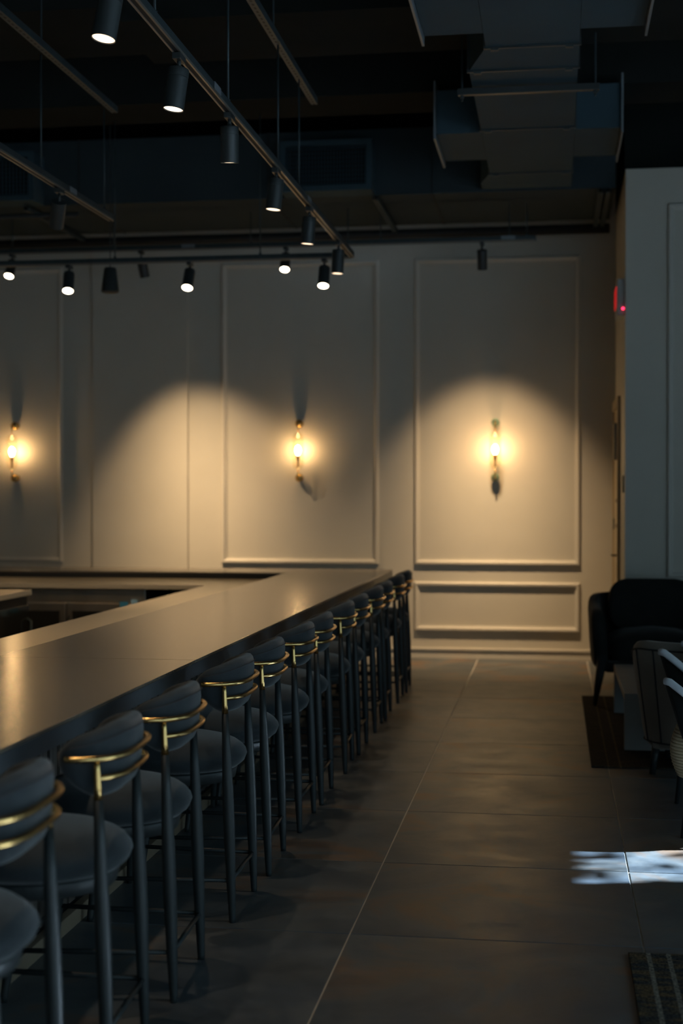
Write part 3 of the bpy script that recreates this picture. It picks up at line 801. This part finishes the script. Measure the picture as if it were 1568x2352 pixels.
# ------------------------------------------------------------------ sconces
def sconce(x, lab):
    r = tag(empty('wall_sconce', (x, YW, 2.0)), lab, 'wall lamp', 'glass wall sconces')
    for s, z in ((1, .262), (-1, -.262)):
        bm = bmesh.new(); ball(bm, (0, -.052, z), .041, 18); ml = bm_obj('mount_ball', bm, 'gball' if x > -2 else 'brass', r, True)
        bm = bmesh.new(); lathe(bm, [(.034, 0), (.034, .006), (.016, .012), (.014, .02)], 18, Matrix.Translation((0, 0, z)) @ Matrix.Rotation(PI / 2, 4, 'X')); bm_obj('wall_plate', bm, 'brass', ml)
        bm = bmesh.new(); tube(bm, [(0, -.06, z), (0, -.118, z + .01 * s), (0, -.13, z - .02 * s), (0, -.13, z - .08 * s)], [.007, .007, .007, .006], 10); bm_obj('arm', bm, 'brass', r, True)
    bm = bmesh.new()
    lathe(bm, [(.012, -.185), (.035, -.172), (.052, -.14), (.056, -.09), (.056, .09), (.052, .14), (.035, .172), (.012, .185)], 24, Matrix.Translation((0, -.13, -.005)), False, False)
    bm_obj('glass_shade', bm, 'tinted', r, True)
    bm = bmesh.new(); lathe(bm, [(.007, -.17), (.009, -.15), (.010, -.11), (.020, -.075), (.021, -.045), (.017, -.042)], 18, Matrix.Translation((0, -.13, 0))); bm_obj('lamp_socket', bm, 'brass', r, True)
    bm = bmesh.new(); lathe(bm, [(.012, -.042), (.018, -.030), (.027, -.005), (.028, .01), (.023, .028), (.012, .042), (.003, .047)], 18, Matrix.Translation((0, -.13, 0))); bm_obj('bulb', bm, 'bulb', r, True)
    bm = bmesh.new(); ball(bm, (0, -.13, .135), .011, 12); bm_obj('bulb_glint', bm, 'bulb_glint', r, True)  # bulb's reflection in the glass top, put in as a small glowing ball
sconce(-.556, 'lit brass and glass wall sconce on the right panel, green mounts')
sconce(-2.453, 'lit brass and glass wall sconce on the middle panel above the bar')
sconce(-5.35, 'lit brass and glass wall sconce at the left edge')

# ------------------------------------------------------------------ lounge furniture
def shell(w, dfr, drr, zb, zt_fn, th, m, parent, name, n=3.0, tmax=88, lean=.06, seg=48, cut=0.0, taper=.0, gap=0):
    """tub-shaped upholstered shell open towards -Y; returns object. w half width, drr rear depth"""
    bm = bmesh.new(); rings = []
    path = []
    N = seg
    for i in range(N + 1):
        u = -1 + 2 * i / N; t = u * PI / 2
        x = w * spow(math.sin(t), 2 / n); y = drr * spow(math.cos(t), 2 / n)
        path.append((x, y, u))
    path = [(-w, -dfr, -1.0)] + [(-w, -dfr * .5, -1.0)] + path + [(w, -dfr * .5, 1.0), (w, -dfr, 1.0)]
    P = len(path)
    for i, (x, y, u) in enumerate(path):
        a = path[max(0, i - 1)]; b = path[min(P - 1, i + 1)]
        tg = Vector((b[0] - a[0], b[1] - a[1], 0)).normalized(); nr = Vector((tg.y, -tg.x, 0)) * -1
        s = i / (P - 1) * 2 - 1
        zt = zt_fn(s, y); ring = []
        for k in range(18):
            ang = 2 * PI * k / 18
            cc, ss = spow(math.cos(ang), .6), spow(math.sin(ang), .35)
            zz = (zt + zb) / 2 + (zt - zb) / 2 * ss
            f = (zz - zb) / max(.01, zt - zb)
            sx = 1 - taper * (1 - f)
            ring.append(bm.verts.new((x * sx + nr.x * (cc * th / 2 + lean * f), y * sx + nr.y * (cc * th / 2 + lean * f), zz)))
        rings.append(ring)
    for a, b in zip(rings[:-1], rings[1:]):
        for k in range(18): bm.faces.new((a[k], b[k], b[(k + 1) % 18], a[(k + 1) % 18]))
    bm.faces.new(rings[0]); bm.faces.new(list(reversed(rings[-1])))
    bmesh.ops.recalc_face_normals(bm, faces=bm.faces)
    return bm_obj(name, bm, m, parent, True), path

def cushion(bm, cx, cy, cz, ax, ay, az, px=.35, mtx=None, dome=0):
    nu, nv = 28, 14; rows = []
    for j in range(nv + 1):
        v = -PI / 2 + PI * j / nv; row = []
        for i in range(nu):
            t = 2 * PI * i / nu
            x = ax * spow(math.cos(t), px) * spow(math.cos(v), .35); y = ay * spow(math.sin(t), px) * spow(math.cos(v), .35)
            z = az * spow(math.sin(v), .8)
            if dome and z > 0: z += dome * max(0, 1 - (x / ax) ** 2) * max(0, 1 - (y / ay) ** 2)
            p = Vector((cx + x, cy + y, cz + z))
            if mtx is not None: p = mtx @ p
            row.append(bm.verts.new(p))
        rows.append(row)
    for a, b in zip(rows[:-1], rows[1:]):
        for i in range(nu): bm.faces.new((a[i], a[(i + 1) % nu], b[(i + 1) % nu], b[i]))
    bmesh.ops.remove_doubles(bm, verts=bm.verts, dist=1e-5)

# black armchair, faces the camera (-Y)
ac = tag(empty('armchair', (.735, 11.12, .011), R(4)), 'black upholstered armchair with tapered legs standing before the wall corner', 'armchair')
shell(.40, .30, .36, .24, lambda s, y: .80 - .10 * max(0, (abs(s) - .55) / .45) ** 3 - .02 * abs(s), .10, 'blackfab', ac, 'chair_shell', n=3.2, lean=.03)
bm = bmesh.new(); cushion(bm, 0, -.03, .40, .345, .335, .10, .3, dome=.06); bm_obj('seat_cushion', bm, 'blackfab', ac, True)
bm = bmesh.new(); cushion(bm, 0, 0, 0, .325, .075, .20, .22, mtx=Matrix.Translation((.02, .17, .71)) @ Matrix.Rotation(R(-8), 4, 'X')); bm_obj('back_cushion', bm, 'blackfab', ac, True)
B('seat_base', -.38, .38, -.30, .30, .23, .31, 'blackfab', ac, .02)
for sx, sy in ((-1, -1), (1, -1), (-1, 1), (1, 1)):
    bm = bmesh.new()
    f = Vector((sx * .465, -.40, .0)) if sy < 0 else Vector((sx * .37, .30, 0))
    t = Vector((sx * .40, -.29, .36)) if sy < 0 else Vector((sx * .34, .26, .27))
    tube(bm, [f, f.lerp(t, .5), t], [.014, .028, .040], 12); bm_obj('leg', bm, 'leg', ac, True)

# concrete waterfall coffee table
ct = tag(empty('coffee_table', (.425, 8.84, .010)), 'low grey concrete waterfall coffee table on the dark rug', 'coffee table')
B('table_top', 0, .60, 0, 1.55, .30, .345, 'concrete', ct, .003)
B('end_panel', 0, .60, 0, .045, 0, .2995, 'concrete', ct, .003); B('end_panel', 0, .60, 1.505, 1.55, 0, .2995, 'concrete', ct, .003)

# taupe lounge chair, its back to the camera
lc = tag(empty('lounge_chair', (.90, 8.33, .011), R(180 - 14)), 'taupe tub lounge chair seen from behind, with dark piping', 'armchair')
sh, path = shell(.37, .28, .33, .135, lambda s, y: .745 - .13 * max(0, (abs(s) - .45) / .55) ** 2, .085, 'cream', lc, 'chair_shell', n=2.8, lean=.045, taper=.10)
bm = bmesh.new(); cushion(bm, 0, -.03, .36, .31, .30, .09, .35, dome=.03); bm_obj('seat_cushion', bm, 'cream', lc, True)
def shell_line(bm, path, th, lean, zf, i0, i1, out=.5, taper=0):
    pts = []
    P = len(path)
    for i in range(i0, i1):
        x, y, u = path[i]; a = path[max(0, i - 1)]; b = path[min(P - 1, i + 1)]
        tg = Vector((b[0] - a[0], b[1] - a[1], 0)).normalized(); nr = Vector((tg.y, -tg.x, 0)) * -1
        s = i / (P - 1) * 2 - 1; zt = .745 - .13 * max(0, (abs(s) - .45) / .55) ** 2
        z = .135 + (zt - .135) * zf; f = zf; sx = 1 - taper * (1 - f)
        pts.append(Vector((x * sx, y * sx, z)) + nr * (th * out + lean * f))
    tube(bm, pts, .0045, 8)
bm = bmesh.new(); shell_line(bm, path, .085, .045, .925, 2, len(path) - 2, .5, .10); bm_obj('piping', bm, 'pipingm', lc, True)
bm = bmesh.new(); shell_line(bm, path, .085, .045, .06, 2, len(path) - 2, .49, .10); bm_obj('piping', bm, 'pipingm', lc, True)
for idx in (11, 17, 35, 41):
    bm = bmesh.new(); pts = []
    x, y, u = path[idx]; a = path[idx - 1]; b = path[idx + 1]
    tg = Vector((b[0] - a[0], b[1] - a[1], 0)).normalized(); nr = Vector((tg.y, -tg.x, 0)) * -1
    s = idx / (len(path) - 1) * 2 - 1; zt = .745 - .13 * max(0, (abs(s) - .45) / .55) ** 2
    for k in range(9):
        f = .06 + .865 * k / 8; sx = 1 - .10 * (1 - f)
        pts.append(Vector((x * sx, y * sx, .135 + (zt - .135) * f)) + nr * (.0425 + .045 * f))
    tube(bm, pts, .0045, 8); bm_obj('piping', bm, 'pipingm', lc, True)
B('seat_base', -.30, .30, -.26, .27, .13, .28, 'cream', lc, .02)
for sx, y in ((-1, -.22), (1, -.22), (-1, .24), (1, .24)):
    bm = bmesh.new(); tube(bm, [(sx * .30, y * 1.08, 0 if y < 0 else -.011), (sx * .28, y, .16)], [.017, .024], 12); bm_obj('leg', bm, 'leg', lc, True)

# two dining chairs at the right edge; backs towards the bar (faces +X)
def side_chair(loc, rz, lab, woven):
    r = tag(empty('dining_chair', loc, rz), lab, 'chair', 'upholstered chairs at the right edge')
    # local: chair faces +X, back at x=0; two swept back wings that fall towards the front
    for s in (-1, 1):
        bm = bmesh.new(); prof = []
        pts = [Vector((0.0, s * .22, .77)), Vector((.03, s * .232, .765)), Vector((.09, s * .24, .725)), Vector((.18, s * .243, .655)), Vector((.30, s * .24, .60)), Vector((.42, s * .22, .575))]
        T, N, Bn = frames(pts); rings = []
        for p, w in zip(pts, (.034, .040, .042, .040, .034, .026)):
            rings.append([bm.verts.new(p + Vector((0, w * spow(math.cos(2 * PI * k / 12), .7), .016 * spow(math.sin(2 * PI * k / 12), .7)))) for k in range(12)])
        for a, b in zip(rings[:-1], rings[1:]):
            for k in range(12): bm.faces.new((a[k], a[(k + 1) % 12], b[(k + 1) % 12], b[k]))
        bm.faces.new(rings[0]); bm.faces.new(rings[-1]); bmesh.ops.recalc_face_normals(bm, faces=bm.faces)
        bm_obj('arm_pad', bm, 'bluefab', r, True)
        bm = bmesh.new(); lo = [Vector((.115, 0, .42)), Vector((.12, 0, .41)), Vector((.14, 0, .40)), Vector((.2, 0, .39)), Vector((.30, 0, .39)), Vector((.41, 0, .40))]
        va = []
        for p, q in zip(pts, lo):
            va.append([bm.verts.new((p.x + .004, p.y - .016, p.z - .012)), bm.verts.new((p.x + .004, p.y + .016, p.z - .012)),
                       bm.verts.new((q.x, p.y + .016, q.z)), bm.verts.new((q.x, p.y - .016, q.z))])
        for a, b in zip(va[:-1], va[1:]):
            for k in range(4): bm.faces.new((a[k], a[(k + 1) % 4], b[(k + 1) % 4], b[k]))
        bm.faces.new(va[0]); bm.faces.new(va[-1]); bmesh.ops.recalc_face_normals(bm, faces=bm.faces)
        bm_obj('side_panel', bm, 'blackfab', r, True)
    bm = bmesh.new(); mt = Matrix.Rotation(R(-17), 4, 'Y')
    v = [(.125, -.2, .42), (.125, .2, .42), (.165, .2, .42), (.165, -.2, .42), (.03, -.205, .70), (.03, .205, .70), (.07, .205, .70), (.07, -.205, .70)]
    vv = [bm.verts.new(p) for p in v]
    for f in ((0, 1, 5, 4), (2, 3, 7, 6), (1, 2, 6, 5), (3, 0, 4, 7), (4, 5, 6, 7), (3, 2, 1, 0)): bm.faces.new([vv[i] for i in f])
    bmesh.ops.recalc_face_normals(bm, faces=bm.faces); bmesh.ops.bevel(bm, geom=bm.edges[:], offset=.012, segments=2, affect='EDGES')
    bm_obj('backrest', bm, 'blackfab', r)
    bm = bmesh.new(); cushion(bm, .34, 0, .435, .26, .235, .065, .4, dome=.02); bm_obj('seat', bm, 'blackfab', r, True)
    if woven:
        bm = bmesh.new()
        for k in range(16):
            z = .30 + k * .0155; b = math.sin(PI * (k + .6) / 17)
            pts = []
            for i in range(33):
                t = 2 * PI * i / 32; pts.append(Vector((.30 + (.265 + .035 * b) * spow(math.cos(t), .6), (.235 + .035 * b) * spow(math.sin(t), .6), z)))
            tube(bm, pts, .0085, 6, False)
        tag(bm_obj('woven_skirt', bm, 'woven', r, True), 'cream woven seat skirt')
    for x, s in ((.13, -1), (.13, 1), (.52, -1), (.52, 1)):
        bm = bmesh.new(); tube(bm, [(x + (-.04 if x < .3 else .03), s * .22, 0), (x, s * .19, .40)], [.011, .019], 12); bm_obj('leg', bm, 'leg', r, True)
    return r
side_chair((.608, 7.63, 0), R(-20), 'black chair with pale grey arm pads at the right edge, beside the taupe lounge chair', False)
qc = side_chair((.574, 6.87, 0), R(-20), 'black chair with pale arm pads and cream woven skirt at the right edge', True)
qc.scale = (.93, .93, .93)

# rugs
def rug(x0, x1, y0, y1, m, lab):
    bm = bmesh.new(); box(bm, 0, x1 - x0, y0 - y0, y1 - y0, 0, .010, .003)
    tag(bm_obj('rug', bm, m, None, False, (x0, y0, .0005)), lab, 'rug')
rug(.213, 3.2, 8.30, 11.20, 'rug1', 'dark striped rug under the coffee table and the black armchair')
rug(.252, 3.0, 1.2, 4.93, 'rug2', 'blue grey striped rug at the bottom right corner')

# ------------------------------------------------------------------ outside: ground and the tree that dapples the sun
tag(B('ground', XR + .2, 30, -15, 30, -.3, -.05, 'ground'), kind='structure')
tree = tag(empty('tree', (6.75, 7.7, -.05)), 'leafy tree outside the side window', 'tree')
bm = bmesh.new(); tube(bm, [(0.5, 1.9, 0), (0.5, 1.8, 1.2), (.4, 1.5, 2.4), (.3, 1.2, 3.6), (.2, .9, 5.0)], [.11, .09, .07, .05, .03], 12)
bm_obj('trunk', bm, 'bark', tree, True)
bm = bmesh.new()
for a, b, c, r_ in (((.45, 1.7, 1.5), (.1, .5, 2.2), (0, -1.2, 2.5), .018), ((.4, 1.5, 2.4), (.1, .3, 2.9), (0, -1.4, 3.6), .016), ((.5, 1.85, .8), (.1, .6, 1.4), (.05, -1.0, 1.7), .016), ((.3, 1.2, 3.4), (.0, .3, 3.5), (0, -.9, 4.2), .015), ((.25, 1.0, 3.9), (.0, .2, 4.02), (0, -.8, 4.10), .013), ((.25, .95, 4.1), (.0, .1, 4.16), (0, -.8, 4.0), .010)):
    tube(bm, [a, b, c], [r_, r_ * .7, .005], 8)
bm_obj('branches', bm, 'bark', tree, True)
bm = bmesh.new()
for k in range(400):
    cc = Vector((rnd.uniform(-.3, .3), rnd.uniform(-1.8, 1.8), rnd.uniform(.9, 4.7)))
    for j in range(3):
        c = cc + Vector((rnd.gauss(0, .10), rnd.gauss(0, .16), rnd.gauss(0, .12)))
        s = rnd.uniform(.050, .085); e = Euler((rnd.uniform(0, 6), rnd.uniform(0, 6), rnd.uniform(0, 6))).to_matrix()
        v = [bm.verts.new(c + e @ Vector(p) * s) for p in ((-1, 0, 0), (-.3, .5, .1), (.5, .38, .05), (1, 0, 0), (.5, -.38, .05), (-.3, -.5, .1))]
        bm.faces.new(v)
tag(bm_obj('foliage', bm, 'leaf', tree), kind='stuff')
